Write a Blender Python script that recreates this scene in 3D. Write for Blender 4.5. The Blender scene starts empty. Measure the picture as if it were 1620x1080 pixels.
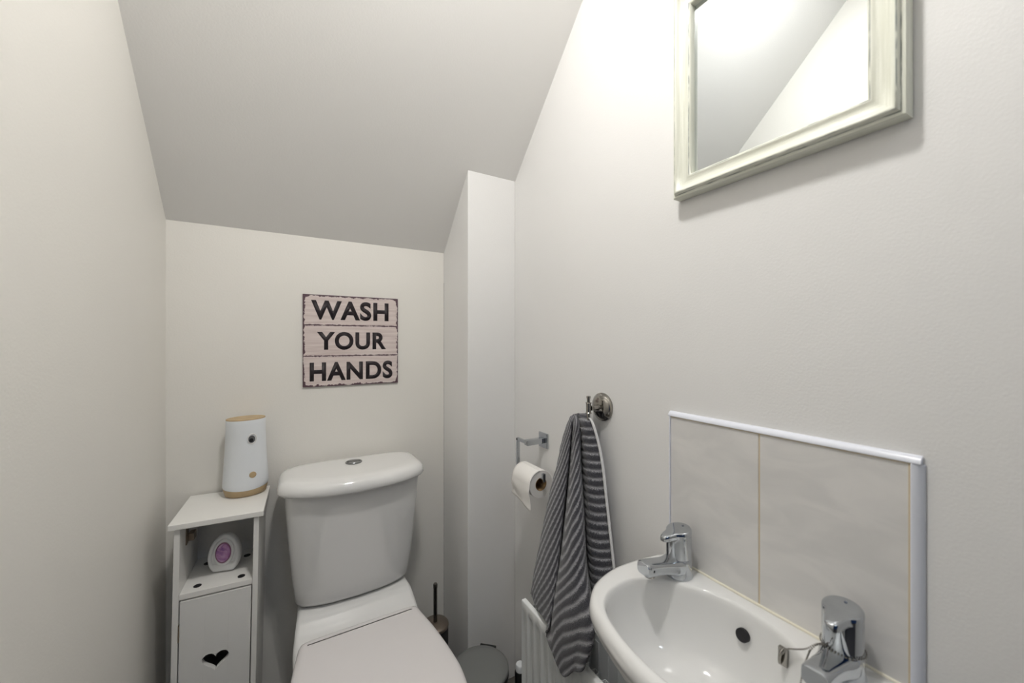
import bpy, bmesh, math, random
from math import sin, cos, pi, radians
from mathutils import Vector, Matrix
random.seed(4)
C = bpy.context.scene.collection
# ------------------------------------------------------------------ dimensions
XL, XR, YB = -.306, .711, 1.44
XBX, YBX = .524, 1.2035          # boxed corner
H = 1.22                         # eye height
ZC = 2.45                        # flat ceiling
SLOPE0 = 1.5674                  # height where the sloping ceiling meets the back wall (45 degrees)
FPX, YAW = 606.1, radians(30.1)
def ray(u, v):
    a = (u-810)/FPX; b = -(v-540)/FPX
    return Vector((sin(YAW)+a*cos(YAW), cos(YAW)-a*sin(YAW), b))
def on_x(u, v, x):               # point of the plane X = x seen in direction u, v
    r = ray(u, v); p = r*(x/r.x); p.z += H; return p
def on_z(u, v, z):
    r = ray(u, v); p = r*((z-H)/r.z); p.z += H; return p

# ------------------------------------------------------------------ materials
MATS = {}
def mat(name, col, rough=.5, metal=0., bump=0., bscale=200., spec=.5, coat=0., var=0., vscale=6., sheen=0.):
    m = bpy.data.materials.new(name); m.use_nodes = True
    nt = m.node_tree; b = nt.nodes['Principled BSDF']
    b.inputs['Base Color'].default_value = (*col, 1); b.inputs['Roughness'].default_value = rough
    b.inputs['Metallic'].default_value = metal; b.inputs['Specular IOR Level'].default_value = spec
    b.inputs['Coat Weight'].default_value = coat; b.inputs['Coat Roughness'].default_value = .03
    b.inputs['Sheen Weight'].default_value = sheen
    tc = nt.nodes.new('ShaderNodeTexCoord')
    if bump:
        n = nt.nodes.new('ShaderNodeTexNoise'); n.inputs['Scale'].default_value = bscale; n.inputs['Detail'].default_value = 4
        nt.links.new(tc.outputs['Object'], n.inputs['Vector'])
        bp = nt.nodes.new('ShaderNodeBump'); bp.inputs['Strength'].default_value = bump; bp.inputs['Distance'].default_value = .001
        nt.links.new(n.outputs['Fac'], bp.inputs['Height']); nt.links.new(bp.outputs['Normal'], b.inputs['Normal'])
    if var:
        n = nt.nodes.new('ShaderNodeTexNoise'); n.inputs['Scale'].default_value = vscale; n.inputs['Detail'].default_value = 5
        nt.links.new(tc.outputs['Object'], n.inputs['Vector'])
        r = nt.nodes.new('ShaderNodeValToRGB')
        r.color_ramp.elements[0].position = .3; r.color_ramp.elements[1].position = .7
        r.color_ramp.elements[0].color = (*[c*(1-var) for c in col], 1); r.color_ramp.elements[1].color = (*[min(1, c*(1+var*.5)) for c in col], 1)
        nt.links.new(n.outputs['Fac'], r.inputs['Fac']); nt.links.new(r.outputs['Color'], b.inputs['Base Color'])
    MATS[name] = m
    return m
WALLW = mat('warm lit white emulsion', (.84, .82, .772), .55, bump=.25, bscale=260, spec=.35, var=.012, vscale=3)  # same wall paint, with warm light tinted into the left and back walls
WALLN = mat('white emulsion', (.83, .825, .815), .55, bump=.25, bscale=260, spec=.35, var=.012, vscale=3)
CEIL = mat('ceiling emulsion', (.85, .84, .82), .7, bump=.25, bscale=220, spec=.2)
FLOORM = mat('grey vinyl', (.12, .11, .10), .5, var=.3, vscale=12)
SKIRT = mat('white gloss paint', (.8, .79, .77), .3)
CERAM = mat('white vitreous china', (.79, .79, .78), .07, coat=.5)
SEATM = mat('white moulded seat plastic', (.82, .79, .785), .24)
CHROME = mat('chrome', (.52, .545, .575), .06, 1)
NICKEL = mat('dark polished nickel', (.34, .325, .30), .10, 1)
BUTTON = mat('brushed button chrome', (.30, .31, .32), .25, 1)
CAB = mat('white painted cabinet board', (.84, .83, .80), .35, var=.02, vscale=9)
CABD = mat('white painted tongue and groove', (.80, .795, .775), .4, bump=.15, bscale=60)
DARK = mat('dark', (.008, .008, .01), .5)
BLACKP = mat('black plastic', (.015, .015, .016), .35)
BRASS = mat('hinge steel', (.32, .26, .2), .35, 1)
WOODP = mat('pale wood effect plastic', (.50, .37, .21), .5, var=.12, vscale=30)
WHITEP = mat('white plastic', (.80, .83, .86), .35)
CREAMP = mat('translucent white plastic', (.80, .80, .79), .3)
PAPER = mat('tissue paper', (.88, .86, .83), .9, bump=.5, bscale=500, spec=.1)
CARD = mat('brown cardboard', (.36, .24, .12), .9)
TRIMM = mat('white plastic tile trim', (.80, .825, .90), .22)
RADM = mat('white radiator enamel', (.84, .86, .86), .28)
BINM = mat('grey painted bin steel', (.20, .205, .2), .42)
BRUSHLID = mat('bronze steel', (.30, .25, .21), .35, .8)
GLASSM = mat('mirror silvering', (.74, .775, .79), .0, 1)
GROUT = mat('yellowed grout', (.62, .52, .36), .8)
SEAL = mat('sealant', (.82, .78, .66), .4)
HALLP = mat('navy hall reflection tint', (.03, .095, .28), .6)  # navy invented so the chrome picks up dark blue reflections
HALLF = mat('hall carpet', (.16, .15, .15), .9)
LETTER = mat('black lettering', (.012, .006, .01), .5)
EDGEP = mat('rusty plum metal edge', (.10, .055, .07), .6)

def nd(nt, t, **k):
    n = nt.nodes.new(t)
    for a, v in k.items():
        if a in n.inputs: n.inputs[a].default_value = v
        else: setattr(n, a, v)
    return n
def mth(nt, op, a, b=None, c=None):
    n = nt.nodes.new('ShaderNodeMath'); n.operation = op
    for i, v in enumerate((a, b, c)):
        if v is None: continue
        if isinstance(v, (int, float)): n.inputs[i].default_value = v
        else: nt.links.new(v, n.inputs[i])
    return n.outputs[0]
def mixc(nt, fac, a, b):
    n = nt.nodes.new('ShaderNodeMix'); n.data_type = 'RGBA'
    nt.links.new(fac, n.inputs[0])
    for i, v in ((6, a), (7, b)):
        if isinstance(v, tuple): n.inputs[i].default_value = (*v, 1)
        else: nt.links.new(v, n.inputs[i])
    return n.outputs[2]
def smooth(nt, x, a, b):
    n = nt.nodes.new('ShaderNodeMapRange'); n.interpolation_type = 'SMOOTHSTEP'
    nt.links.new(x, n.inputs[0]); n.inputs[1].default_value = a; n.inputs[2].default_value = b
    return n.outputs[0]

def tile_material():
    m = mat('pale grey stone effect tile', (.70, .67, .63), .22); nt = m.node_tree; b = nt.nodes['Principled BSDF']
    tc = nd(nt, 'ShaderNodeTexCoord'); mp = nd(nt, 'ShaderNodeMapping'); mp.inputs['Scale'].default_value = (1, 1, 2.2); mp.inputs['Rotation'].default_value = (.5, 0, 0)
    nt.links.new(tc.outputs['Object'], mp.inputs['Vector'])
    n = nd(nt, 'ShaderNodeTexNoise', Scale=9., Detail=6., Distortion=.8)
    nt.links.new(mp.outputs[0], n.inputs['Vector'])
    nt.links.new(mixc(nt, smooth(nt, n.outputs['Fac'], .3, .75), (.70, .69, .675), (.79, .775, .755)), b.inputs['Base Color'])
    return m
TILE = tile_material()

def frame_material():           # cream paint rubbed through to grey along streaks
    m = mat('rubbed cream frame paint', (.66, .67, .55), .38, bump=.3, bscale=300); nt = m.node_tree; b = nt.nodes['Principled BSDF']
    uv = nd(nt, 'ShaderNodeUVMap'); mp = nd(nt, 'ShaderNodeMapping'); mp.inputs['Scale'].default_value = (9, 260, 1)
    nt.links.new(uv.outputs[0], mp.inputs['Vector'])
    n = nd(nt, 'ShaderNodeTexNoise', Scale=1., Detail=4.); nt.links.new(mp.outputs[0], n.inputs['Vector'])
    base = mixc(nt, smooth(nt, n.outputs['Fac'], .35, .7), (.72, .73, .63), (.82, .83, .74))
    sp = nd(nt, 'ShaderNodeSeparateXYZ'); nt.links.new(uv.outputs[0], sp.inputs[0])
    n2 = nd(nt, 'ShaderNodeTexNoise', Scale=1., Detail=6.)
    mp2 = nd(nt, 'ShaderNodeMapping'); mp2.inputs['Scale'].default_value = (28, 300, 1); nt.links.new(uv.outputs[0], mp2.inputs['Vector']); nt.links.new(mp2.outputs[0], n2.inputs['Vector'])
    fac = None                  # wear lives on the arrises of the moulding (v is the distance round the profile)
    for v0 in (.0270, .0345, .066):
        d = mth(nt, 'ABSOLUTE', mth(nt, 'SUBTRACT', sp.outputs[1], v0))
        w = mth(nt, 'SUBTRACT', 1., smooth(nt, d, .0002, .0016))
        fac = w if fac is None else mth(nt, 'MAXIMUM', fac, w)
    fac = mth(nt, 'MULTIPLY', fac, smooth(nt, n2.outputs['Fac'], .42, .58))
    fac = mth(nt, 'MULTIPLY', fac, .8)
    nt.links.new(mixc(nt, fac, base, (.12, .15, .15)), b.inputs['Base Color'])
    return m
FRAME = frame_material()

def towel_material():
    m = mat('grey ribbed terry', (.1, .1, .11), .95, sheen=.3, spec=.1); nt = m.node_tree; b = nt.nodes['Principled BSDF']
    uv = nd(nt, 'ShaderNodeUVMap'); sp = nd(nt, 'ShaderNodeSeparateXYZ'); nt.links.new(uv.outputs[0], sp.inputs[0])
    tc = nd(nt, 'ShaderNodeTexCoord')
    n1 = nd(nt, 'ShaderNodeTexNoise', Scale=520., Detail=3.); nt.links.new(tc.outputs['Object'], n1.inputs['Vector'])
    n2 = nd(nt, 'ShaderNodeTexNoise', Scale=60., Detail=2.); nt.links.new(tc.outputs['Object'], n2.inputs['Vector'])
    v = mth(nt, 'ADD', sp.outputs[1], mth(nt, 'MULTIPLY', mth(nt, 'SUBTRACT', n2.outputs['Fac'], .5), .10))
    v = mth(nt, 'ADD', v, mth(nt, 'MULTIPLY', mth(nt, 'SUBTRACT', n1.outputs['Fac'], .5), .62))
    fr = mth(nt, 'FRACT', v)
    d = mth(nt, 'ABSOLUTE', mth(nt, 'SUBTRACT', fr, .5))         # 0 at the middle of the dark rib, .5 in the pale groove
    col = mixc(nt, smooth(nt, d, .20, .48), (.040, .040, .049), (.25, .25, .27))
    col = mixc(nt, smooth(nt, n1.outputs['Fac'], .35, .65), col, mixc(nt, smooth(nt, d, .20, .48), (.078, .078, .09), (.38, .38, .40)))
    nt.links.new(col, b.inputs['Base Color'])
    bp = nd(nt, 'ShaderNodeBump', Strength=.8, Distance=.002); nt.links.new(n1.outputs['Fac'], bp.inputs['Height']); nt.links.new(bp.outputs[0], b.inputs['Normal'])
    return m
TOWEL = towel_material()
SELV = mat('white towel selvage', (.75, .75, .76), .95, bump=1., bscale=500)

def sign_material():            # board object: origin bottom left, x right, z up, size S
    m = mat('distressed painted plank print', (.7, .6, .57), .5); nt = m.node_tree; b = nt.nodes['Principled BSDF']
    tc = nd(nt, 'ShaderNodeTexCoord'); sp = nd(nt, 'ShaderNodeSeparateXYZ'); nt.links.new(tc.outputs['Object'], sp.inputs[0])
    x, z = sp.outputs[0], sp.outputs[2]
    mp = nd(nt, 'ShaderNodeMapping'); mp.inputs['Scale'].default_value = (7, 1, 120); nt.links.new(tc.outputs['Object'], mp.inputs[0])
    g = nd(nt, 'ShaderNodeTexNoise', Scale=1., Detail=4.); nt.links.new(mp.outputs[0], g.inputs['Vector'])
    base = mixc(nt, smooth(nt, g.outputs['Fac'], .3, .7), (.63, .53, .505), (.76, .67, .64))
    w1 = nd(nt, 'ShaderNodeTexNoise', Scale=75., Detail=5., Roughness=.7); nt.links.new(tc.outputs['Object'], w1.inputs['Vector'])
    w2 = nd(nt, 'ShaderNodeTexNoise', Scale=17., Detail=3.); nt.links.new(tc.outputs['Object'], w2.inputs['Vector'])
    S = .308
    e = mth(nt, 'MINIMUM', mth(nt, 'MINIMUM', x, mth(nt, 'SUBTRACT', S, x)), mth(nt, 'MINIMUM', z, mth(nt, 'SUBTRACT', S, z)))
    ex = mth(nt, 'MINIMUM', x, mth(nt, 'SUBTRACT', S, x)); ez = mth(nt, 'MINIMUM', z, mth(nt, 'SUBTRACT', S, z))
    cor = mth(nt, 'SUBTRACT', .012, mth(nt, 'MULTIPLY', mth(nt, 'ADD', ex, ez), .42))
    cor = mth(nt, 'MAXIMUM', cor, 0.)
    wear = mth(nt, 'ADD', mth(nt, 'MULTIPLY', mth(nt, 'SUBTRACT', w1.outputs['Fac'], .43), .028), mth(nt, 'MULTIPLY', mth(nt, 'SUBTRACT', w2.outputs['Fac'], .5), .016))
    th = mth(nt, 'ADD', mth(nt, 'ADD', wear, cor), .0022)
    f = mth(nt, 'LESS_THAN', e, th)
    for zl in (.1025, .2065):
        d = mth(nt, 'ABSOLUTE', mth(nt, 'SUBTRACT', z, zl))
        t2 = mth(nt, 'ADD', mth(nt, 'MULTIPLY', mth(nt, 'SUBTRACT', w1.outputs['Fac'], .5), .010), .0021)
        f = mth(nt, 'MAXIMUM', f, mth(nt, 'LESS_THAN', d, t2))
    nt.links.new(mixc(nt, f, base, (.10, .055, .07)), b.inputs['Base Color'])
    return m
SIGN = sign_material()

def gem_material():
    m = mat('purple agate gel', (.45, .2, .5), .15, coat=.6); nt = m.node_tree; b = nt.nodes['Principled BSDF']
    tc = nd(nt, 'ShaderNodeTexCoord')
    n = nd(nt, 'ShaderNodeTexNoise', Scale=45., Detail=4., Distortion=1.2); nt.links.new(tc.outputs['Object'], n.inputs['Vector'])
    r = nt.nodes.new('ShaderNodeValToRGB'); cr = r.color_ramp
    cr.elements[0].position = .32; cr.elements[0].color = (.20, .08, .30, 1); cr.elements[1].position = .72; cr.elements[1].color = (.70, .50, .72, 1)
    e = cr.elements.new(.5); e.color = (.52, .24, .50, 1)
    nt.links.new(n.outputs['Fac'], r.inputs['Fac']); nt.links.new(r.outputs['Color'], b.inputs['Base Color'])
    return m
GEM = gem_material()

# ------------------------------------------------------------------ helpers
def link(name, bm, m, parent=None, sm=True, bevel=0., seg=3, sub=0, angle=40):
    bmesh.ops.recalc_face_normals(bm, faces=bm.faces[:])
    me = bpy.data.meshes.new(name); bm.to_mesh(me); bm.free()
    o = bpy.data.objects.new(name, me); C.objects.link(o)
    if m: me.materials.append(m)
    if sm:
        for p in me.polygons: p.use_smooth = True
    if bevel:
        b = o.modifiers.new('b', 'BEVEL'); b.width = bevel; b.segments = seg; b.limit_method = 'ANGLE'; b.angle_limit = radians(35); b.harden_normals = False
    if sub:
        s = o.modifiers.new('s', 'SUBSURF'); s.levels = sub; s.render_levels = sub
    elif sm and angle:
        me.set_sharp_from_angle(angle=radians(angle)) if not bevel else None
        if bevel:
            me.set_sharp_from_angle(angle=radians(60))
            wn = o.modifiers.new('w', 'WEIGHTED_NORMAL'); wn.keep_sharp = False
            me.attributes.remove(me.attributes['sharp_edge']) if 'sharp_edge' in me.attributes else None
    if parent: o.parent = parent
    return o
def empty(name, loc=(0, 0, 0), rot=(0, 0, 0)):
    o = bpy.data.objects.new(name, None); C.objects.link(o); o.location = loc; o.rotation_euler = rot; o.empty_display_size = .05
    return o
def tag(o, label, cat, group=None):
    o['label'] = label; o['category'] = cat
    if group: o['group'] = group
    return o
def struct(o):
    o['kind'] = 'structure'; return o
def box(bm, x0, x1, y0, y1, z0, z1, M=None):
    vs = [bm.verts.new((x, y, z)) for z in (z0, z1) for y in (y0, y1) for x in (x0, x1)]
    if M is not None:
        for v in vs: v.co = M @ v.co
    for f in ((0, 2, 3, 1), (4, 5, 7, 6), (0, 1, 5, 4), (2, 6, 7, 3), (0, 4, 6, 2), (1, 3, 7, 5)):
        bm.faces.new([vs[i] for i in f])
    return bm
def BX(*a, M=None): return box(bmesh.new(), *a, M=M)
def loft(rings, bm=None, cap0=True, cap1=True, closed=True):
    bm = bm or bmesh.new(); R = [[bm.verts.new(p) for p in r] for r in rings]; n = len(R[0])
    for a, b in zip(R, R[1:]):
        for i in range(n if closed else n-1):
            j = (i+1) % n; bm.faces.new((a[i], a[j], b[j], b[i]))
    if cap0: bm.faces.new(R[0][::-1])
    if cap1: bm.faces.new(R[-1])
    return bm
def circ(c, r, n=40, ax='z', rx=None, ry=None):
    rx = rx or r; ry = ry or r; c = Vector(c); out = []
    for i in range(n):
        t = 2*pi*i/n; a, b = rx*cos(t), ry*sin(t)
        out.append(c + (Vector((a, b, 0)) if ax == 'z' else Vector((0, a, b)) if ax == 'x' else Vector((a, 0, b))))
    return out
def lathe(prof, c=(0, 0, 0), n=40, ax='z', bm=None, cap=True):
    rings = []
    for r, h in prof:
        cc = Vector(c) + (Vector((0, 0, h)) if ax == 'z' else Vector((h, 0, 0)) if ax == 'x' else Vector((0, h, 0)))
        rings.append(circ(cc, max(r, 1e-5), n, ax))
    return loft(rings, bm, cap, cap)
def tube(pts, r, n=12, bm=None, sq=False, radii=None):
    pts = [Vector(p) for p in pts]; rings = []; up = Vector((0, 0, 1)); prev = None
    for i, p in enumerate(pts):
        t = (pts[min(i+1, len(pts)-1)]-pts[max(i-1, 0)]).normalized()
        if prev is None:
            s = t.cross(up)
            if s.length < .1: s = t.cross(Vector((0, 1, 0)))
        else: s = prev - t*prev.dot(t)
        s.normalize(); prev = s; u = s.cross(t); rr = radii[i] if radii else r
        if sq: rings.append([p+(s*a+u*b)*rr for a, b in ((-1, -1), (1, -1), (1, 1), (-1, 1))])
        else: rings.append([p+(s*cos(2*pi*k/n)+u*sin(2*pi*k/n))*rr for k in range(n)])
    return loft(rings, bm)
def spline(keys, n):             # Catmull-Rom through keys, n samples
    keys = [Vector(k) for k in keys]; m = len(keys)-1; out = []
    for i in range(n):
        t = m*i/(n-1); k = min(int(t), m-1); f = t-k
        p0, p1, p2, p3 = keys[max(k-1, 0)], keys[k], keys[k+1], keys[min(k+2, m)]
        out.append(.5*((2*p1)+(p2-p0)*f+(2*p0-5*p1+4*p2-p3)*f*f+(3*p1-p0-3*p2+p3)*f**3))
    return out
def ball(bm, c, r, seg=8):
    bmesh.ops.create_uvsphere(bm, u_segments=seg, v_segments=max(4, seg//2+1), radius=r, matrix=Matrix.Translation(c))

# ------------------------------------------------------------------ the room
T = .10
def poly_prism(pts, d):          # closed polygon pushed along d
    bm = bmesh.new(); a = [bm.verts.new(p) for p in pts]; b = [bm.verts.new(Vector(p)+Vector(d)) for p in pts]; n = len(a)
    bm.faces.new(a); bm.faces.new(b[::-1])
    for i in range(n): bm.faces.new((a[i], b[i], b[(i+1) % n], a[(i+1) % n]))
    return bm
YF = -.28                        # front wall with the doorway the picture is taken through
YK = YB-(ZC-SLOPE0)              # where slope meets the flat ceiling
struct(link('floor', BX(XL-T, XR+T, YF-T, YB+T, -.08, 0), FLOORM, sm=False))
struct(link('wall_left', poly_prism([(XL, YF-T, 0), (XL, YB+T, 0), (XL, YB+T, SLOPE0-T), (XL, YB, SLOPE0), (XL, YK, ZC), (XL, YF-T, ZC)], (-T, 0, 0)), WALLW, sm=False))
struct(link('wall_back', BX(XL, XBX, YB, YB+T, 0, SLOPE0+.0), WALLW, sm=False))
struct(link('wall_right', poly_prism([(XR, YF-T, 0), (XR, YB+T, 0), (XR, YB+T, SLOPE0-T), (XR, YB, SLOPE0), (XR, YK, ZC), (XR, YF-T, ZC)], (T, 0, 0)), WALLN, sm=False))
struct(link('wall_boxing', poly_prism([(XBX, YBX, 0), (XBX, YB, 0), (XBX, YB, SLOPE0), (XBX, YBX, SLOPE0+YB-YBX)], (XR-XBX, 0, 0)), WALLN, sm=True, bevel=.002, seg=2))
struct(link('ceiling', poly_prism([(XL-T, YB+T, SLOPE0-T), (XL-T, YK, ZC), (XL-T, YF-T, ZC), (XL-T, YF-T, ZC+.08), (XL-T, YK+.05, ZC+.08), (XL-T, YB+T, SLOPE0+.06)], (XR-XL+2*T, 0, 0)), CEIL, sm=False))
DX0, DX1, DZ = -.25, .655, 2.02
bm = bmesh.new(); box(bm, XL, DX0, YF-T, YF, 0, ZC); box(bm, DX1, XR, YF-T, YF, 0, ZC); box(bm, DX0, DX1, YF-T, YF, DZ, ZC)
struct(link('wall_front', bm, WALLN, sm=False))
bm = bmesh.new()                 # architrave
for y0, y1 in ((YF, YF+.014),):
    box(bm, DX0-.05, DX0, y0, y1, 0, DZ+.055); box(bm, DX1, DX1+.05, y0, y1, 0, DZ+.055); box(bm, DX0, DX1, y0, y1, DZ, DZ+.055)
struct(link('trim_1', bm, SKIRT, sm=False))
# skirting
struct(link('baseboard_left', BX(XL, XL+.012, YF+.014, YB-.012, 0, .09), SKIRT, sm=False))
struct(link('baseboard_back', BX(XL+.012, XBX, YB-.012, YB, 0, .09), SKIRT, sm=False))
# the hall beyond the doorway
struct(link('floor_hall', BX(-1.1, 1.5, -1.9, YF-T, -.08, 0), HALLF, sm=False))
struct(link('wall_hall', BX(-1.1, 1.5, -2.0, -1.9, 0, ZC), HALLP, sm=False))
struct(link('wall_hall_left', BX(-1.2, -1.1, -2.0, YF-T, 0, ZC), HALLP, sm=False))
struct(link('wall_hall_right', BX(1.5, 1.6, -2.0, YF-T, 0, ZC), HALLP, sm=False))
struct(link('ceiling_hall', BX(-1.2, 1.6, -2.0, YF-T, ZC, ZC+.08), CEIL, sm=False))
bm = bmesh.new(); box(bm, -1.1, XL-T, YF-T, YF-T+.02, 0, ZC); box(bm, XR+T, 1.5, YF-T, YF-T+.02, 0, ZC)
struct(link('wall_hall_front', bm, WALLN, sm=False))

# ------------------------------------------------------------------ toilet
CX = .1775
def dshape(hw, y0, y1, z, bow, rc=3.2, rb=6., n=72, cx=CX):
    """closed outline: straight back at y1, bowed front at y0 (toward the room)"""
    out = []; ym = (y0+y1)/2; hd = (y1-y0)/2
    for i in range(n):
        t = 2*pi*i/n; c, s = cos(t), sin(t); e = rb if s > 0 else rc
        x = hw*math.copysign(abs(c)**(2/e), c); y = hd*math.copysign(abs(s)**(2/e), s)
        if s < 0: y += bow*(x/hw)**2*abs(s)**.5
        out.append(Vector((cx+x, ym+y, z)))
    return out
toilet = tag(empty('toilet', (CX, 1.2, 0)), 'white close-coupled toilet with the lid down against the back wall', 'toilet')
def tp(o): o.parent = toilet; o.matrix_parent_inverse = Matrix.Translation(-toilet.location); return o
def at_parent(o, e):
    o.parent = e; o.matrix_parent_inverse = Matrix.LocRotScale(e.location, e.rotation_euler, None).inverted(); return o
rings = []
for z, hw, y0, bow in ((.437, .140, 1.272, .02), (.4385, .150, 1.260, .02), (.444, .159, 1.250, .021), (.456, .165, 1.242, .022), (.49, .169, 1.236, .022), (.53, .174, 1.230, .023), (.62, .181, 1.216, .022), (.72, .188, 1.203, .022), (.792, .192, 1.196, .022)):
    rings.append(dshape(hw, y0, YB-.025, z, bow, rc=5.5))
cis = tp(link('cistern', loft(rings), CERAM))
rings = []
for z, d in ((.788, .010), (.789, .002), (.794, -.001), (.804, 0), (.813, .003), (.820, .009), (.8245, .018), (.8265, .032), (.827, .05)):
    rings.append(dshape(.209-d, 1.168+d, YB-.016-d*.8, z, .04, rc=4.2, rb=5))
lid = tp(link('cistern_lid', loft(rings), CERAM, angle=60))
bm = lathe([(.0255, .8265), (.0255, .8290), (.0240, .8302), (.0225, .8302), (.0220, .8292), (.0205, .8292), (.0195, .8305), (.012, .8312), (.0001, .8314)], (.180, 1.338, 0), 48)
btn = link('flush_button', bm, BUTTON, lid); btn['label'] = 'round chrome dual flush button'
bm = BX(.160, .200, 1.3375, 1.3385, .8305, .8318)
link('button_divide', bm, DARK, btn)
# pan: plinth, bowl and the sloped platform under the cistern
def panring(z, hw, yf, yr, n=72):
    out = []
    ym = yf+(yr-yf)*.52
    for i in range(n):
        t = 2*pi*i/n; c, s = cos(t), sin(t)
        if s >= 0: x = hw*math.copysign(abs(c)**(2/4.5), c); y = ym+(yr-ym)*abs(s)**(2/4.5)
        else: x = hw*c; y = ym-(ym-yf)*abs(s)**.95
        out.append(Vector((CX+x, y, z)))
    return out
rings = [panring(0, .110, .93, 1.36), panring(.02, .108, .935, 1.36), panring(.10, .100, .94, 1.34), panring(.2, .118, .86, 1.32), panring(.28, .150, .78, 1.28), panring(.34, .170, .742, 1.24), panring(.372, .176, .735, 1.2), panring(.384, .172, .739, 1.19)]
bm = loft(rings)
prof = [(1.425, .434, .152), (1.32, .4355, .158), (1.275, .436, .160), (1.252, .435, .162), (1.238, .430, .164), (1.225, .421, .166), (1.210, .409, .168), (1.196, .399, .170), (1.182, .3915, .1715), (1.168, .387, .172), (1.12, .384, .171), (1.06, .382, .165)]
secs = []
for y, zt, hw in prof:
    r = .014; zb = .20+(.1*(1.425-y)/.365); s = []
    for a in range(7):
        t = pi/2*a/6; s.append(Vector((CX+hw-r+r*cos(t), y, zt-r+r*sin(t))))
    for a in range(7):
        t = pi/2+pi/2*a/6; s.append(Vector((CX-hw+r+r*cos(t), y, zt-r+r*sin(t))))
    s += [Vector((CX-hw*.96, y, (zt+zb)/2)), Vector((CX-hw*.7, y, zb)), Vector((CX+hw*.7, y, zb)), Vector((CX+hw*.96, y, (zt+zb)/2))]
    secs.append(s)
loft(secs, bm)
tp(link('pan', bm, CERAM, angle=50))
def seat_outline(z, d, n=96):
    k = [(0, 1.166), (.10, 1.166), (.140, 1.164), (.156, 1.154), (.164, 1.12), (.178, 1.04), (.189, .94), (.190, .87), (.176, .80), (.135, .745), (.075, .718), (0, .710)]
    k = [Vector((x, y, 0)) for x, y in k]
    half = spline(k, n//2+1); full = [Vector((CX+p.x, p.y, z)) for p in half]+[Vector((CX-p.x, p.y, z)) for p in half[-2:0:-1]]
    c = Vector((CX, .94, z)); out = []
    for i, p in enumerate(full):
        t = (full[(i+1) % len(full)]-full[i-1]).normalized(); nrm = Vector((t.y, -t.x, 0))
        if nrm.dot(p-c) < 0: nrm = -nrm
        out.append(p-nrm*d)
    return out
seat = tp(link('seat_ring', loft([seat_outline(.385, .008), seat_outline(.386, .004), seat_outline(.396, .003), seat_outline(.400, .006)]), SEATM, angle=50))
tp(link('seat_lid', loft([seat_outline(.400, .006), seat_outline(.402, .001), seat_outline(.410, 0), seat_outline(.416, .003), seat_outline(.4195, .009), seat_outline(.4206, .016), seat_outline(.4210, .024)]), SEATM, angle=60))
for s in (-1, 1):
    tp(link('hinge', lathe([(.009, -.022), (.010, -.02), (.010, .02), (.009, .022)], (CX+s*.078, 1.156, .400), 20, 'x'), SEATM))

# ------------------------------------------------------------------ cabinet
cab = tag(empty('bathroom_cabinet', (-.1555, 1.327, 0), (0, radians(1.0), radians(-2.0))), 'slim white cabinet with open cubby and heart cut-out door, left of the toilet', 'cabinet')
# rotation about the floor tips the top, so compensate so that the top stays put
cab.location.x = -.1555-.77*sin(radians(1.0))
W2, D2 = .088, .102             # half width, half depth of the carcass
def cp(n, bm, m, par=None, **k): return link(n, bm, m, par or cab, **k)
top = cp('top_board', BX(-.0985, .0985, -.106, .102, .756, .770), CAB, bevel=.0015, seg=2)
for s in (-1, 1):
    x0, x1 = (W2-.012, W2) if s > 0 else (-W2, -W2+.012)
    cp('side_panel', BX(x0, x1, -.098, .098, 0, .756), CAB, bevel=.001, seg=2)
cp('back_panel', BX(-W2+.012, W2-.012, .088, .094, .03, .756), CAB, sm=False)
sh = cp('shelf', BX(-W2+.012, W2-.012, -.094, .088, .576, .590), CAB, bevel=.001, seg=2)
for x, y in ((-.045, -.068), (.048, -.068), (-.045, .045), (.048, .045)):
    cp('cover_cap', lathe([(.0085, .5895), (.0085, .5908), (.0001, .5910)], (x, y, 0), 24), DARK, sh)
cp('bottom_board', BX(-W2+.012, W2-.012, -.094, .088, .04, .052), CAB, sm=False)
# door with heart cut-out
heart = []
for i in range(40):
    t = 2*pi*i/40; x = 16*sin(t)**3; y = 13*cos(t)-5*cos(2*t)-2*cos(3*t)-cos(4*t); heart.append((x/16*.028, y/16*.026+.405))
bm = bmesh.new(); dw = W2-.0145
outer = [bm.verts.new(p) for p in ((-dw, -.096, .056), (dw, -.096, .056), (dw, -.096, .572), (-dw, -.096, .572))]
inner = [bm.verts.new((x, -.096, z)) for x, z in heart]
es = [bm.edges.new((L[i], L[(i+1) % len(L)])) for L in (outer, inner) for i in range(len(L))]
bmesh.ops.triangle_fill(bm, edges=es, use_beauty=True)
for f in bm.faces[:]:
    c = f.calc_center_median()   # drop anything filled inside the heart
    n = len(heart); ins = False; j = n-1
    for i in range(n):
        if (heart[i][1] > c.z) != (heart[j][1] > c.z) and c.x < (heart[j][0]-heart[i][0])*(c.z-heart[i][1])/(heart[j][1]-heart[i][1])+heart[i][0]: ins = not ins
        j = i
    if ins: bm.faces.remove(f)
r = bmesh.ops.extrude_face_region(bm, geom=bm.faces[:])
bmesh.ops.translate(bm, vec=(0, .013, 0), verts=[v for v in r['geom'] if isinstance(v, bmesh.types.BMVert)])
door = cp('door', bm, CABD, sm=False); door['label'] = 'white door with heart-shaped hole'
nt = CABD.node_tree; b = nt.nodes['Principled BSDF']; tc = nd(nt, 'ShaderNodeTexCoord'); sp = nd(nt, 'ShaderNodeSeparateXYZ'); nt.links.new(tc.outputs['Object'], sp.inputs[0])
g = mth(nt, 'ABSOLUTE', mth(nt, 'SUBTRACT', mth(nt, 'FRACT', mth(nt, 'MULTIPLY', mth(nt, 'ADD', sp.outputs[0], .073), 1/.0487)), .5))
gh = smooth(nt, mth(nt, 'SUBTRACT', .5, g), 0., .04)
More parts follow.
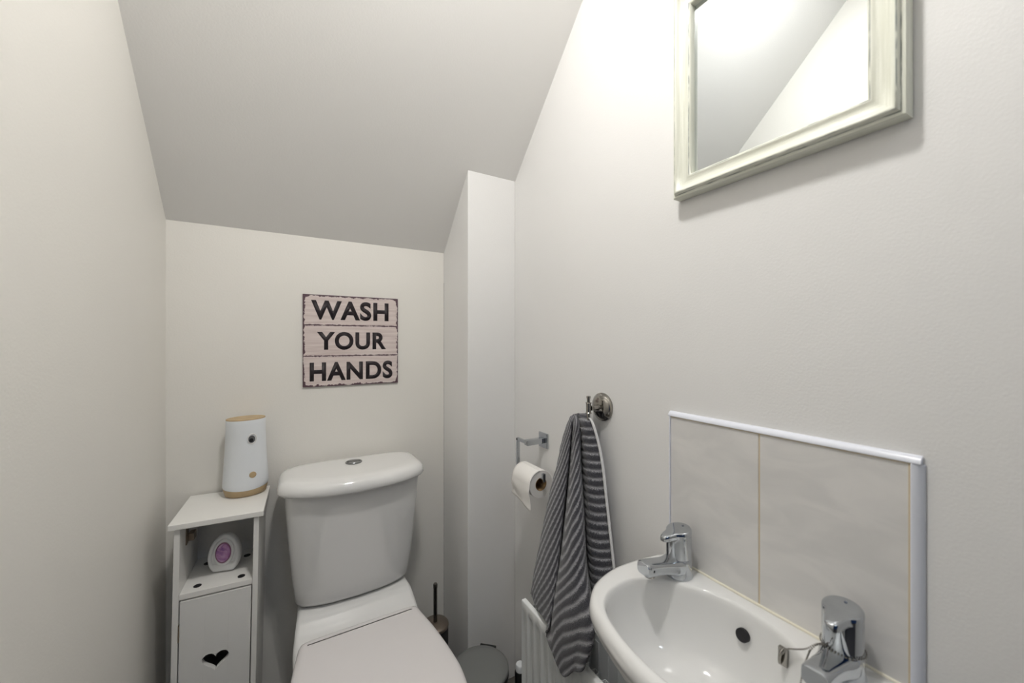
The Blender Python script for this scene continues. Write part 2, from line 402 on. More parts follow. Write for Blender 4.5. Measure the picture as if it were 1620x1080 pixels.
bp = nd(nt, 'ShaderNodeBump', Strength=.22, Distance=.001); nt.links.new(gh, bp.inputs['Height']); nt.links.new(bp.outputs[0], b.inputs['Normal'])
cp('hinge', BX(-W2+.0121, -dw, -.0985, -.086, .475, .515), BRASS, sm=False)
bm = BX(-.0758, -.0735, -.045, -.028, .690, .745); box(bm, -.0738, -.062, -.030, -.004, .694, .712)
cp('hinge_plate', bm, BRASS, sm=False)
cp('shelf_pin', BX(.066, .076, .045, .06, .688, .704), BRASS, sm=False)
cp('foot_rail', BX(-W2+.012, W2-.012, -.09, -.08, 0, .04), CAB, sm=False)

# ------------------------------------------------------------------ automatic air freshener
fr = tag(empty('automatic_air_freshener', (-.113, 1.384, .7705), (0, 0, radians(10))), 'white tapered spray air freshener with wood-look lid and base, on the cabinet top', 'air freshener')
def oval(z, rx, ry, tilt=0., n=56): return [Vector((rx*cos(2*pi*i/n), ry*sin(2*pi*i/n), z+tilt*cos(2*pi*i/n))) for i in range(n)]
def base_edge(z, rx, ry, n=56):   # the shell's lower rim dips at the front and back
    return [Vector((rx*cos(2*pi*i/n), ry*sin(2*pi*i/n), z-.006*abs(sin(2*pi*i/n))**1.5+.008)) for i in range(n)]
link('base', loft([oval(0, .047, .038), oval(.002, .0505, .040), oval(.016, .0545, .0435), oval(.026, .055, .044)]), WOODP, fr)
rings = [base_edge(.0165, .0552, .0442), base_edge(.020, .0570, .0457)]
for z, rx in ((.035, .0570), (.06, .0558), (.09, .0540), (.12, .0522), (.15, .0508), (.18, .0500), (.205, .0497), (.2185, .0497), (.2200, .0490)): rings.append(oval(z, rx, rx*.80, .000))
shell = link('shell', loft(rings), WHITEP, fr)
link('lid', loft([oval(.2195, .0488, .0390), oval(.2225, .0488, .0390), oval(.2232, .0480, .0383)]), WOODP, fr)
def on_shell(z, rx, ang, out):   # point on the oval
    return Vector((rx*cos(ang), rx*.80*sin(ang), z))*1.0
a0 = -pi/2+.22
c0 = on_shell(.166, .0503, a0, 0); nrm = Vector((cos(a0)*.8, sin(a0), .0)).normalized()
def disc_on(c, nrm, rx, rz, depth, n=28, slope=0.):
    s = Vector((0, 0, 1)).cross(nrm).normalized(); u = Vector((0, 0, 1))
    return lambda k, d: [c+s*(rx*k*cos(2*pi*i/n))+u*(rz*k*sin(2*pi*i/n))+nrm*d for i in range(n)]
dk = disc_on(c0, nrm, .0095, .0130, 0)
bm = loft([dk(1.25, -.004), dk(1.25, .0012), dk(1.05, .0020), dk(.98, -.001)], cap1=True)
nz = link('nozzle_recess', bm, CREAMP, shell)
dk2 = disc_on(c0+Vector((-.0012, 0, -.001)), nrm, .0085, .0108, 0)
link('nozzle_cavity', loft([dk2(1, -.002), dk2(1, .0012)]), BUTTON, nz)
dk2 = disc_on(c0+Vector((-.002, 0, -.004)), nrm, .0048, .0056, 0)
link('nozzle_shade_disc', loft([dk2(1, -.002), dk2(1, .0022)]), DARK, nz)  # solid dark disc, the shade of the nozzle opening put in as colour
c1 = on_shell(.062, .0558, a0, 0); dk = disc_on(c1, nrm, .0088, .0088, 0)
link('sensor', loft([dk(1, -.004), dk(1, .0012), dk(.85, .0018)]), WOODP, shell)

# ------------------------------------------------------------------ gel air freshener in the cubby
gl = tag(empty('gel_air_freshener', (-.1565, 1.306, .5908), (radians(-8), 0, radians(-14))), 'oval white gel air freshener with a purple centre, inside the cabinet cubby', 'air freshener')
def egg(s, y, hw=.0385, h=.099, n=56):
    out = []
    for i in range(n):
        t = 2*pi*i/n; x = hw*s*cos(t)*(1-.10*sin(t)); z = .046+.053*s*sin(t)
        out.append(Vector((x, y, max(z, .0008+.09*(1-s)))))
    return out
link('shell', loft([egg(.93, .012), egg(.99, .009), egg(1., .002), egg(.985, -.006), egg(.93, -.010), egg(.82, -.0115), egg(.76, -.0105), egg(.74, -.007)], cap1=True), CREAMP, gl, angle=60)
def egg2(s, y, hw=.0245, h=.070, n=56): return [Vector((hw*s*cos(2*pi*i/n), y, 0.051+h/2*s*sin(2*pi*i/n))) for i in range(n)]
link('inner_ring', loft([egg2(1., -.006), egg2(1, -.0095), egg2(.93, -.0115), egg2(.80, -.012), egg2(.74, -.0105)]), CREAMP, gl, angle=60)
link('rim', loft([egg2(.76, -.0095), egg2(.76, -.0125), egg2(.69, -.013), egg2(.68, -.0115)]), mat('mauve rim', (.30, .13, .22), .35), gl)
g_ = link('gel', loft([egg2(.68, -.0105), egg2(.66, -.0135), egg2(.5, -.0155), egg2(.25, -.0168)]), GEM, gl); g_['label'] = 'marbled purple gel window'

# ------------------------------------------------------------------ sign
SG = .308
sg = tag(empty('wall_sign', (.0365, YB-.0062, 1.3767-SG)), 'square distressed metal sign reading WASH YOUR HANDS, on the back wall above the toilet', 'sign')
bd = link('board', BX(0, SG, 0, .004, 0, SG), SIGN, sg, bevel=.0006, seg=2)
def letters(txt, x0, x1, z0, z1):
    cu = bpy.data.curves.new('t', 'FONT'); cu.body = txt; cu.size = 1; cu.offset = .036; cu.extrude = .0; cu.space_character = 1.10; cu.resolution_u = 8
    o = bpy.data.objects.new('t', cu); C.objects.link(o)
    dg = bpy.context.evaluated_depsgraph_get(); dg.update()
    me = bpy.data.meshes.new_from_object(o.evaluated_get(dg)); bpy.data.objects.remove(o)
    xs = [v.co.x for v in me.vertices]; ys = [v.co.y for v in me.vertices]
    ax, bx_, ay, by = min(xs), max(xs), min(ys), max(ys)
    for v in me.vertices: v.co = ((v.co.x-ax)/(bx_-ax)*(x1-x0)+x0, -.0003, (v.co.y-ay)/(by-ay)*(z1-z0)+z0)
    bm = bmesh.new(); bm.from_mesh(me); bpy.data.meshes.remove(me)
    r = bmesh.ops.extrude_face_region(bm, geom=bm.faces[:])
    bmesh.ops.translate(bm, vec=(0, .0004, 0), verts=[v for v in r['geom'] if isinstance(v, bmesh.types.BMVert)])
    lo = link('lettering', bm, LETTER, sg, sm=False); lo['label'] = 'black capitals '+txt
ox, oz = .0365, 1.3767-SG
letters('WASH', .0607-ox, .3110-ox, 1.2930-oz, 1.3590-oz)
letters('YOUR', .0780-ox, .3020-ox, 1.1915-oz, 1.2530-oz)
letters('HANDS', .0565-ox, .3250-ox, 1.0865-oz, 1.1505-oz)

# ------------------------------------------------------------------ mirror
MY0, MY1, MZ0, MZ1 = .1716, .5200, 1.5140, 1.930
mr = tag(empty('wall_mirror', (XR, (MY0+MY1)/2, MZ0)), 'rectangular mirror in a rubbed cream moulded frame, high on the right wall', 'mirror')
prof = [(0, 0), (0, .0200), (.0012, .0222), (.0045, .0228), (.0060, .0232), (.0064, .0268), (.0080, .0295), (.0105, .0300), (.0130, .0285), (.0150, .0262), (.0200, .0232), (.0260, .0216), (.0310, .0218), (.0335, .0232), (.0360, .0236), (.0385, .0222), (.0400, .0195), (.0405, .0130), (.0405, .002)]
bm = bmesh.new(); uvl = bm.loops.layers.uv.new('UVMap'); ln = [0]
for a, b2 in zip(prof, prof[1:]): ln.append(ln[-1]+math.dist(a, b2))
corners = [(MY1, MZ0), (MY0, MZ0), (MY0, MZ1), (MY1, MZ1)]; cen = ((MY0+MY1)/2, (MZ0+MZ1)/2)
for k in range(4):
    (ya, za), (yb, zb) = corners[k], corners[(k+1) % 4]; L = math.hypot(yb-ya, zb-za); rows = []
    for ii in range(13):
        f = ii/12; row = []
        for d, h in prof:
            pa = (ya+math.copysign(d, cen[0]-ya), za+math.copysign(d, cen[1]-za)); pb = (yb+math.copysign(d, cen[0]-yb), zb+math.copysign(d, cen[1]-zb))
            row.append(bm.verts.new((XR-.001-h, pa[0]+(pb[0]-pa[0])*f, pa[1]+(pb[1]-pa[1])*f)))
        rows.append(row)
    for ii in range(12):
        for j in range(len(prof)-1):
            fc = bm.faces.new((rows[ii][j], rows[ii+1][j], rows[ii+1][j+1], rows[ii][j+1]))
            for lp, (uu, vv) in zip(fc.loops, ((ii, j), (ii+1, j), (ii+1, j+1), (ii, j+1))): lp[uvl].uv = (k*1.37+uu/12*L, ln[vv])
bmesh.ops.remove_doubles(bm, verts=bm.verts[:], dist=1e-6)
fm = link('frame', bm, FRAME, sm=True, angle=50); at_parent(fm, mr)
bk = link('backing_board', BX(XR-.006, XR-.001, MY0+.006, MY1-.006, MZ0+.006, MZ1-.006), CARD, sm=False); at_parent(bk, mr)
gs = link('mirror_glass', BX(XR-.011, XR-.007, MY0+.039, MY1-.039, MZ0+.039, MZ1-.039), GLASSM, sm=False); at_parent(gs, mr)

# ------------------------------------------------------------------ tiled splashback
TY0, TY1, TZ1, GY = .1725, .5370, 1.0600, .3593
sb = tag(empty('tiled_splashback', (XR, .36, .77)), 'two pale grey wall tiles edged with white plastic trim behind the basin', 'splashback')
def sp_(o): return at_parent(o, sb)
sp_(link('tile', BX(XR-.0085, XR-.001, TY0, GY-.0012, .762, TZ1), TILE, bevel=.0008, seg=2))
sp_(link('tile', BX(XR-.0085, XR-.001, GY+.0012, TY1, .762, TZ1), TILE, bevel=.0008, seg=2))
sp_(link('grout_line', BX(XR-.0078, XR-.0008, GY-.0013, GY+.0013, .762, TZ1), GROUT, sm=False))
bm = BX(XR-.0092, XR-.0008, TY0-.001, TY1, TZ1-.0005, TZ1+.0015); box(bm, XR-.0092, XR-.0008, TY0-.0005, TY0+.0015, .762, TZ1)
sp_(link('grout_edge', bm, GROUT, sm=False))
# quarter-round trims
def qround(w, h, axis, n=10):
    pts = [(0, 0)]
    for i in range(n+1):
        t = pi/2*i/n; pts.append((w*sin(t), h*cos(t)))    # (away from tile, away from wall)
    return pts
def trim(name, kind):
    rings = []; w, h = .0105, .0105
    if kind == 'top':
        for y in (TY1+.0055, TY0-.0105): rings.append([Vector((XR-.0005-b_, y, TZ1+.0012+a_)) for a_, b_ in qround(w, h, 0)])
    elif kind == 'near':
        for z in (.745, TZ1+.0008): rings.append([Vector((XR-.0005-b_, TY0-.0005-a_, z)) for a_, b_ in qround(.0125, h, 0)])
    else:
        for z in (.762, TZ1+.0008): rings.append([Vector((XR-.0005-b_, TY1+a_, z)) for a_, b_ in qround(.0055, h, 0)])
    return sp_(link(name, loft(rings), TRIMM, bevel=.001, seg=3))
trim('edge_trim', 'top'); trim('edge_trim', 'near'); trim('edge_trim', 'far')

# ------------------------------------------------------------------ basin
BZ = .763; BYC = .362; BCX = .560
basin = tag(empty('wash_basin', (XR, BYC, BZ)), 'small white wall-hung ceramic hand basin below the tiled splashback', 'basin')
def bp_(o): return at_parent(o, basin)
outer_k = [(.7105, .0), (.7105, .10), (.7105, .184), (.696, .196), (.66, .205), (.60, .211), (.555, .209), (.507, .195), (.475, .173), (.452, .147), (.437, .110), (.425, .067), (.4185, .03), (.417, 0)]
inner_k = [(.6735, 0), (.671, .035), (.660, .068), (.640, .100), (.612, .137), (.585, .155), (.552, .162), (.513, .157), (.480, .140), (.459, .110), (.4465, .070), (.4405, .034), (.439, 0)]
def radial(keys, ang):
    half = spline([Vector((x, d, 0)) for x, d in keys], 160)
    best = []; A = []
    for p in half: A.append((math.atan2(p.y, p.x-BCX), math.hypot(p.x-BCX, p.y)))
    A.sort(); a = abs(math.atan2(sin(ang), cos(ang)))
    if a <= A[0][0]: return A[0][1]
    for (a0_, r0), (a1_, r1) in zip(A, A[1:]):
        if a0_ <= a <= a1_: return r0+(r1-r0)*((a-a0_)/max(1e-9, a1_-a0_))
    return A[-1][1]
NB = 144
angs = [2*pi*i/NB for i in range(NB)]
RO = [radial(outer_k, a) for a in angs]; RI = [radial(inner_k, a) for a in angs]
def bring(f, z, cx=BCX): # f(i) -> radius
    return [Vector((cx+f(i)*cos(a), BYC+f(i)*sin(a), z)) for i, a in enumerate(angs)]
bm = bmesh.new()
def ringO(d, z, sc=1., cx=BCX): 
    out = []
    for i, a in enumerate(angs):
        r = RO[i]*sc-d; x = cx+r*cos(a); y = BYC+r*sin(a)
        out.append(Vector((min(x, .7022 if z > .757 else .7105), y, z)))
    return out
rings = [ringO(0, .60, .36, .60), ringO(0, .605, .46, .60), ringO(0, .63, .62, .59), ringO(0, .66, .76, .58), ringO(0, .69, .87, .570), ringO(0, .715, .94, .563), ringO(0, .728, .975), ringO(.0045, .732), ringO(.0015, .737), ringO(0, .744), ringO(.0008, .752), ringO(.0035, .7585), ringO(.0085, .7625), ringO(.014, .7638)]
def ringI(s, z, d=0., dx=0.):
    return [Vector((BCX+dx+(RI[i]*s+d)*cos(a), BYC+(RI[i]*s+d)*sin(a), z)) for i, a in enumerate(angs)]
rings += [ringI(1, .7634, .004), ringI(1, .7622, .0012), ringI(1, .7588, -.0012), ringI(1, .7520, -.003), ringI(.985, .738, -.003), ringI(.945, .715, 0), ringI(.88, .688), ringI(.80, .664), ringI(.68, .648), ringI(.5, .638), ringI(.3, .633), ringI(.14, .631)]
body = bp_(link('bowl', loft(rings, bm), CERAM, angle=70))
ov_c = Vector((.6605, .3655, .7235)); ovn = Vector((-1, 0, .22)).normalized()
def ovr(k, d):
    u = ovn.cross(Vector((0, 1, 0))).normalized()
    return [ov_c+Vector((0, 1, 0))*(.0105*k*cos(2*pi*i/32))+u*(.0105*k*sin(2*pi*i/32))+ovn*d for i in range(32)]
of = bp_(link('overflow_shade_disc', loft([ovr(1, -.010), ovr(1, -.0005), ovr(.96, .0004)]), DARK)); of['label'] = 'round black disc for the darkness inside the overflow hole'  # solid black disc, paints the shade inside the overflow
bp_(link('waste', lathe([(.021, .631), (.021, .633), (.015, .6335), (.013, .631), (.0001, .631)], (BCX, BYC, 0), 32), CHROME))
bp_(link('sealant_bead', tube([(.7012, .172, .7645), (.7012, .54, .7645)], .0026, 8), SEAL))

# ------------------------------------------------------------------ taps
def make_tap(name, y, label, rot=0.):
    t = tag(empty(name, (.661, y, BZ+.0005), (0, 0, rot)), label, 'tap', 'basin taps')
    bm = lathe([(.0240, 0), (.0265, .0005), (.0268, .003), (.0258, .010), (.0248, .022), (.0245, .032), (.0240, .0370), (.022, .0385)], n=48)
    # spout, running out from the wall in -X, swept under a flat top
    secs = []
    S = [(.006, .006, .0400, .0240), (-.010, .008, .0400, .0238), (-.020, .0095, .0395, .0225), (-.028, .0115, .0395, .0205), (-.036, .0140, .0405, .0185), (-.050, .0185, .0430, .0170), (-.066, .0215, .0465, .0165), (-.082, .0235, .0495, .0165), (-.094, .0245, .0512, .0162), (-.0975, .0265, .0495, .0150)]
    for x, zb, zt, hw in S:
        r = min((zt-zb)/2, hw)*.62; s = []
        for q, (cx_, cz) in enumerate(((hw-r, zt-r), (-hw+r, zt-r), (-hw+r, zb+r), (hw-r, zb+r))):
            for a in range(7):
                tt = pi/2*q+pi/2*a/6; s.append(Vector((x, cx_+r*cos(tt), cz+r*sin(tt))))
        secs.append(s)
    loft(secs, bm)
    link('spout_body', bm, CHROME, t, angle=50)
    link('aerator', lathe([(.0095, .0190), (.0105, .0195), (.0105, .0290)], (-.080, 0, 0), 28), NICKEL, t)
    # handle: drum with a thumb tab, top tilted a little
    def tear(z, g, tilt, n=64):
        out = []
        for i in range(n):
            a = 2*pi*i/n; r = .0245*g
            x, yy = r*cos(a), r*sin(a); d = abs(math.atan2(sin(a-pi), cos(a-pi)))
            if tilt is not None:
                k = max(0, 1-(d/.66)**2.0); k = k*k*(3-2*k); x -= .0225*k*g
            out.append(Vector((x, yy, z+(tilt or 0)*(x)*.12)))
        return out
    def cirz(z, r): return [Vector((r*cos(2*pi*i/64), r*sin(2*pi*i/64), z)) for i in range(64)]
    hb = loft([cirz(.0385, .0225), cirz(.0395, .0240), cirz(.060, .0243), cirz(.084, .0243), cirz(.0860, .0240)])
    loft([tear(.0855, .96, 1), tear(.0865, 1.0, 1), tear(.0915, 1.0, 1), tear(.0950, .985, 1), tear(.0968, .93, 1), tear(.0974, .8, 1)], hb)
    hd = link('handle', hb, CHROME, t, angle=45)
    link('indicator_dot', lathe([(.0022, .0985), (.0022, .0992), (.0001, .0993)], (.012, 0, 0), 16), mat('indicator', (.08, .1, .14), .3), hd)
    t.scale = (.98, .94, .93)
    return t
t1 = make_tap('basin_tap', .4870, 'chrome basin tap on the far corner of the basin, near the striped towel', radians(-3))
t2 = make_tap('basin_tap', .2290, 'chrome basin tap at the near end of the basin, with the chain round it', radians(3))

# ------------------------------------------------------------------ plug chain
bm = bmesh.new(); pts = []
for i in range(40):
    a = 2*pi*i/40; pts.append(Vector((.661+.0250*cos(a), .229+.0243*sin(a), BZ+.0375+.0006*sin(5*a))))
run = spline([(.641, .243, BZ+.0375), (.634, .249, BZ+.036), (.635, .262, BZ+.020), (.642, .277, BZ+.006), (.645, .290, BZ-.004), (.6455, .297, BZ-.016)], 30)
drop = spline([(.612, .2480, BZ+.036), (.607, .2520, BZ+.015), (.606, .2568, BZ-.02), (.604, .257, BZ-.07), (.60, .262, BZ-.105)], 46)
link2 = spline([(.640, .241, BZ+.0380), (.624, .2450, BZ+.0415), (.612, .2480, BZ+.036)], 10)
for p in pts+run+link2+drop: ball(bm, p, .0013, 6)
ch = tag(empty('plug_chain', (.645, .29, BZ)), 'fine metal ball chain looped from the near tap to a clip on the basin wall', 'chain')
at_parent(link('chain', bm, NICKEL), ch)
clip = tube(spline([(.6560, .302, BZ-.030), (.6500, .3015, BZ-.034), (.6440, .300, BZ-.030), (.6420, .299, BZ-.020), (.6455, .298, BZ-.013), (.6520, .297, BZ-.010)], 24), .0022, 10)
box(clip, .648, .654, .292, .304, BZ-.036, BZ-.010)
at_parent(link('clip', clip, NICKEL), ch)

# ------------------------------------------------------------------ toilet roll holder + roll
HY, HZ = 1.0175, .9025
hol = tag(empty('toilet_roll_holder', (XR, HY, HZ)), 'square chrome toilet roll holder on the right wall', 'toilet roll holder')
at_parent(link('wall_plate', BX(XR-.007, XR-.0005, HY-.0235, HY+.0235, HZ-.0235, HZ+.0235), CHROME, bevel=.0012), hol)
at_parent(link('arm', BX(.640, XR-.007, HY-.0095, HY+.0095, HZ-.0085, HZ+.0085), CHROME, bevel=.0015), hol)
bx_ = .6435; s4 = .0045
bm = bmesh.new()
box(bm, bx_-s4, bx_+s4, HY-.006, HY+.058, HZ-.0040, HZ+.0050)
box(bm, bx_-s4, bx_+s4, HY+.049, HY+.058, HZ-.0930, HZ+.0045)
box(bm, bx_-s4, bx_+s4, .928, HY+.058, HZ-.0945, HZ-.0855)
box(bm, bx_-s4, bx_+s4, .921, .930, HZ-.0945, HZ-.0700)
at_parent(link('rail', bm, CHROME, bevel=.001), hol)
RX, RZ, RR, RH = bx_, HZ-.0855-.0195, .0400, .0195
rl = tag(empty('toilet_roll', (RX, .98, RZ)), 'white toilet roll hanging on the chrome holder, loose sheet down', 'toilet roll')
ya, yb = .939, 1.040
bm = bmesh.new(); n = 56; R0 = circ((RX, ya, RZ), RR, n, 'y'); R1 = circ((RX, yb, RZ), RR, n, 'y'); I0 = circ((RX, ya, RZ), RH, n, 'y'); I1 = circ((RX, yb, RZ), RH, n, 'y')
R0b = circ((RX, ya+.002, RZ), RR+.0005, n, 'y'); 
loft([I0, R0, R0b, R1, I1, I0], bm, False, False)
bmesh.ops.remove_doubles(bm, verts=bm.verts[:], dist=1e-6)
at_parent(link('paper', bm, PAPER, angle=50), rl)
bm = bmesh.new(); J0 = circ((RX, ya-.0005, RZ), RH, n, 'y'); J1 = circ((RX, yb+.0005, RZ), RH, n, 'y'); K0 = circ((RX, ya-.0005, RZ), RH-.0012, n, 'y'); K1 = circ((RX, yb+.0005, RZ), RH-.0012, n, 'y')
loft([J0, J1, K1, K0, J0], bm, False, False); bmesh.ops.remove_doubles(bm, verts=bm.verts[:], dist=1e-6)
at_parent(link('cardboard_core', bm, CARD), rl)
bm = bmesh.new(); rows = []
path = []
for i in range(14):
    a = radians(95+85*i/13); path.append((RX+(RR+.0012)*cos(a), RZ+(RR+.0012)*sin(a)))
for i in range(1, 12): path.append((RX-RR-.0012-.0022*sin(i*.5), RZ-.0052*i))
for j in range(12):
    f = j/11; yy = ya-.0015+(yb-ya+.001)*f; row = []
    for i, (x, z) in enumerate(path):
        k = max(0, (i-13)/11); row.append(bm.verts.new((x+.002*k*sin(f*7+i*.4), yy+.004*k*(f-.5), z-k*.016*(.9-f*1.3))))
    rows.append(row)
for a, b2 in zip(rows, rows[1:]):
    for i in range(len(path)-1): bm.faces.new((a[i], a[i+1], b2[i+1], b2[i]))
o = at_parent(link('loose_sheet', bm, PAPER, angle=80), rl); md = o.modifiers.new('s', 'SOLIDIFY'); md.thickness = .0006

# ------------------------------------------------------------------ robe hook
KY, KZ = .750, 1.049
hk = tag(empty('robe_hook', (XR, KY, KZ)), 'round polished nickel robe hook holding the striped towel', 'hook')
at_parent(link('rosette', lathe([(.0365, -.0005), (.0370, -.003), (.0362, -.0055), (.0335, -.0070), (.0325, -.0080), (.0305, -.0110), (.025, -.0145), (.017, -.0168), (.0001, -.0178)], (XR, KY, KZ), 56, 'x'), NICKEL, angle=35), hk)
at_parent(link('stem', lathe([(.0085, -.015), (.0068, -.019), (.0064, -.036), (.0072, -.044)], (XR, KY, KZ), 28, 'x'), NICKEL), hk)
hx = .6610
at_parent(link('peg', lathe([(.0001, .032), (.0052, .0315), (.0055, .029), (.0040, .022), (.0040, .016), (.0070, .0155), (.0078, .0138), (.0064, .012), (.0064, -.010), (.0078, -.0118), (.0070, -.0135), (.0042, -.0145), (.0042, -.03)], (hx, KY, KZ), 28), NICKEL, angle=35), hk)
at_parent(link('crook', tube(spline([(hx, KY, KZ-.026), (hx, KY, KZ-.046), (hx-.001, KY+.010, KZ-.058), (hx-.002, KY+.027, KZ-.057), (hx-.003, KY+.034, KZ-.044)], 28), .0042, 14), NICKEL), hk)

# ------------------------------------------------------------------ towel
XT = .668
# each key column: list of (u, v, X) from top to bottom; then the stripe shear for the column
cols = [
 # left outer edge
 ([(905,661,.664),(897,676,.668),(888,701,.668),(881,735,.662),(873,765,.652),(863,812,.635),(854,858,.618),(846,897,.603),(839.5,937,.5895)], .150),
 ([(907,659,.660),(900,674,.650),(893,701,.645),(888,735,.636),(882,765,.624),(873,812,.606),(865,862,.590),(858,910,.574),(849,960,.570)], .078),
 ([(909,658,.657),(905,671,.646),(901,701,.642),(898,735,.635),(893,783,.622),(888,830,.606),(884,870,.590),(878,929,.570),(868,990,.550)], .010),
 # crease
 ([(910,657.5,.660),(907,671,.655),(903,701,.662),(900,735,.660),(896,783,.652),(891,830,.640),(887,870,.625),(878,940,.595),(864,1004,.556)], .085),
 ([(911,657,.657),(909,672,.646),(907,701,.645),(905,735,.635),(901,783,.618),(896,830,.600),(890,880,.580),(876,970,.554),(874,1032,.543)], .072),
 ([(912,657,.655),(912,672,.642),(911,701,.638),(910.5,735,.626),(908,783,.608),(905,840,.588),(902,900,.566),(892,985,.546),(891,1069,.540)], .040),
 ([(913,658,.657),(915,674,.646),(915.5,701,.643),(916,735,.634),(917,783,.618),(918,840,.598),(917,900,.576),(917,985,.548),(907,1062,.540)], .016),
 ([(914,660,.660),(917,680,.655),(918,705,.654),(919,740,.648),(922,790,.636),(925,850,.618),(928,905,.598),(941,998,.562),(926,1050,.546)], .000),
 # crease B, back out to the right-hand fold
 ([(915,660,.664),(918,679,.664),(919.5,703,.672),(921,740,.674),(924,792,.672),(926,858,.666),(929,890,.660),(932,930,.652),(935,950,.646)], .004),
 ([(918,659,.660),(921,676,.655),(924,702,.655),(927,738,.654),(930,790,.650),(933,856,.642),(936,890,.638),(939,930,.634),(942,950,.632)], .000),
 ([(922,658.5,.660),(927,673,.655),(932,700,.656),(937,736,.656),(942,788,.654),(947,855,.648),(950,888,.645),(953,926,.641),(955,946,.639)], .000),
 ([(927,659,.662),(934,672,.664),(943,697,.669),(950,734,.671),(956,787,.671),(963.5,855,.668),(967,887,.666),(970,924,.664),(972,944,.663)], .000),
]
NR = 240
ck = []
for pts, sh_ in cols:
    u0, v0, x0 = pts[0]
    ky = [(915+(u0-915)*.55, 655.8, .670), (915+(u0-915)*1.25, 658.5+.010*(u0-915)**2, x0-.002)]+[(915+(pts[1][0]-915)*1.08, pts[1][1], pts[1][2]-.002)]+pts[2:]
    ck.append((spline([on_x(u, v, x) for u, v, x in ky], NR), sh_))
SUBC = 8; grid = []; shear = []; cut = 3
for k in range(len(ck)-1):
    for s in range(SUBC):
        f = s/SUBC; p0, p1, p2, p3 = ck[max(k-1, 0)], ck[k], ck[k+1], ck[min(k+2, len(ck)-1)]
        col = []
        for i in range(NR):
            a, b2, c2, d2 = p0[0][i], p1[0][i], p2[0][i], p3[0][i]
            col.append(.5*((2*b2)+(c2-a)*f+(2*a-5*b2+4*c2-d2)*f*f+(3*b2-a-3*c2+d2)*f**3))
        grid.append(col); shear.append(p1[1]+(p2[1]-p1[1])*f)
grid.append(ck[-1][0]); shear.append(ck[-1][1])
# the cloth returns behind, close to the wall
front_n = len(grid); L0, L1 = grid[-1], grid[0]; NBK = 14
for s in range(1, NBK):
    f = s/NBK; col = []
    for i in range(NR):
        p = L0[i].lerp(L1[i], f); q = sin(pi*f)**.6; t = i/(NR-1)
        p.x = p.x+(min(.700, p.x+.022)-p.x)*q*(1-.1*t)+.002*sin(f*15)*q
        p.z += (-.012+.008*sin(9*f))*q*0 
        col.append(p)
    grid.append(col); shear.append(L0 is None and 0 or shear[front_n-1]*(1-f)+shear[0]*f)
PER = .0207
bm = bmesh.new(); uvl = bm.loops.layers.uv.new('UVMap'); NCc = len(grid); V = []
vv = [[0]*NR for _ in grid]
for c in range(NCc):
    for i in range(NR):
        p = grid[c][i]; t = i/(NR-1); k = min(1, t*4)
        pc = PER*(1.5 if c < 3*SUBC-4 else 1.28 if c < 8*SUBC-4 else 1.) if c < front_n else PER
        vv[c][i] = (p.z - .75 + shear[c]*k*(1+.9*t*t) - (.045*(c/front_n-.5)*t**2.5 if c < front_n else 0))/pc + 40.
# rib relief: push the cloth out along its own normal on the dark ribs
def nrm_at(c, i):
    a = grid[(c+1) % NCc][i]-grid[c-1][i]; b2 = grid[c][min(i+1, NR-1)]-grid[c][max(i-1, 0)]; n = a.cross(b2)
    return n.normalized() if n.length > 1e-9 else Vector((0, 0, 0))
for c in range(NCc):
    col = []
    for i in range(NR):
        fr_ = vv[c][i] % 1.0; d = abs(fr_-.5); h = .0018*max(0, 1-(d/.46)**3); n = nrm_at(c, i)
        ctr = Vector((.66, .78, grid[c][i].z))
        if n.dot(grid[c][i]-sum((grid[q][i] for q in range(0, NCc, 6)), Vector())/len(range(0, NCc, 6))) < 0 and False: n = -n
        col.append(bm.verts.new(grid[c][i]+n*h*TSIGN if 'TSIGN' in globals() else grid[c][i]-n*h))
    V.append(col)
for c in range(NCc):
    d = (c+1) % NCc
    for i in range(NR-1):
        f = bm.faces.new((V[c][i], V[d][i], V[d][i+1], V[c][i+1]))
        for lp, (cc, ii) in zip(f.loops, ((c, i), (d, i), (d, i+1), (c, i+1))): lp[uvl].uv = (cc/NCc, vv[cc][ii])
bm.faces.new([V[c][0] for c in range(NCc)])
tw = tag(empty('hand_towel', (.66, .76, 1.03)), 'grey striped ribbed hand towel hanging in folds from the robe hook', 'towel')
bmesh.ops.recalc_face_normals(bm, faces=bm.faces[:])
tcl = at_parent(link('cloth', bm, TOWEL, angle=0), tw)
md = tcl.modifiers.new('s', 'SOLIDIFY'); md.thickness = .004; md.offset = -1
# white selvage down the right-hand edge
e0 = ck[-1][0][26:]; bm = bmesh.new(); rings = []
for i in range(0, len(e0), 3):
    p = e0[i]; w = .0058*min(1, i/30+.25)
    off = Vector((.0010, -.0040-.4*w, 0)); q = p+off
    rings.append([q+Vector((-.002, w*.5, 0)), q+Vector((-.003, 0, 0)), q+Vector((-.001, -w*.5, 0)), q+Vector((.002, -w*.5, 0)), q+Vector((.003, 0, 0)), q+Vector((.002, w*.5, 0))])
sv = at_parent(link('selvage', loft(rings, bm), SELV), tw); sv['label'] = 'white woven towel edge'

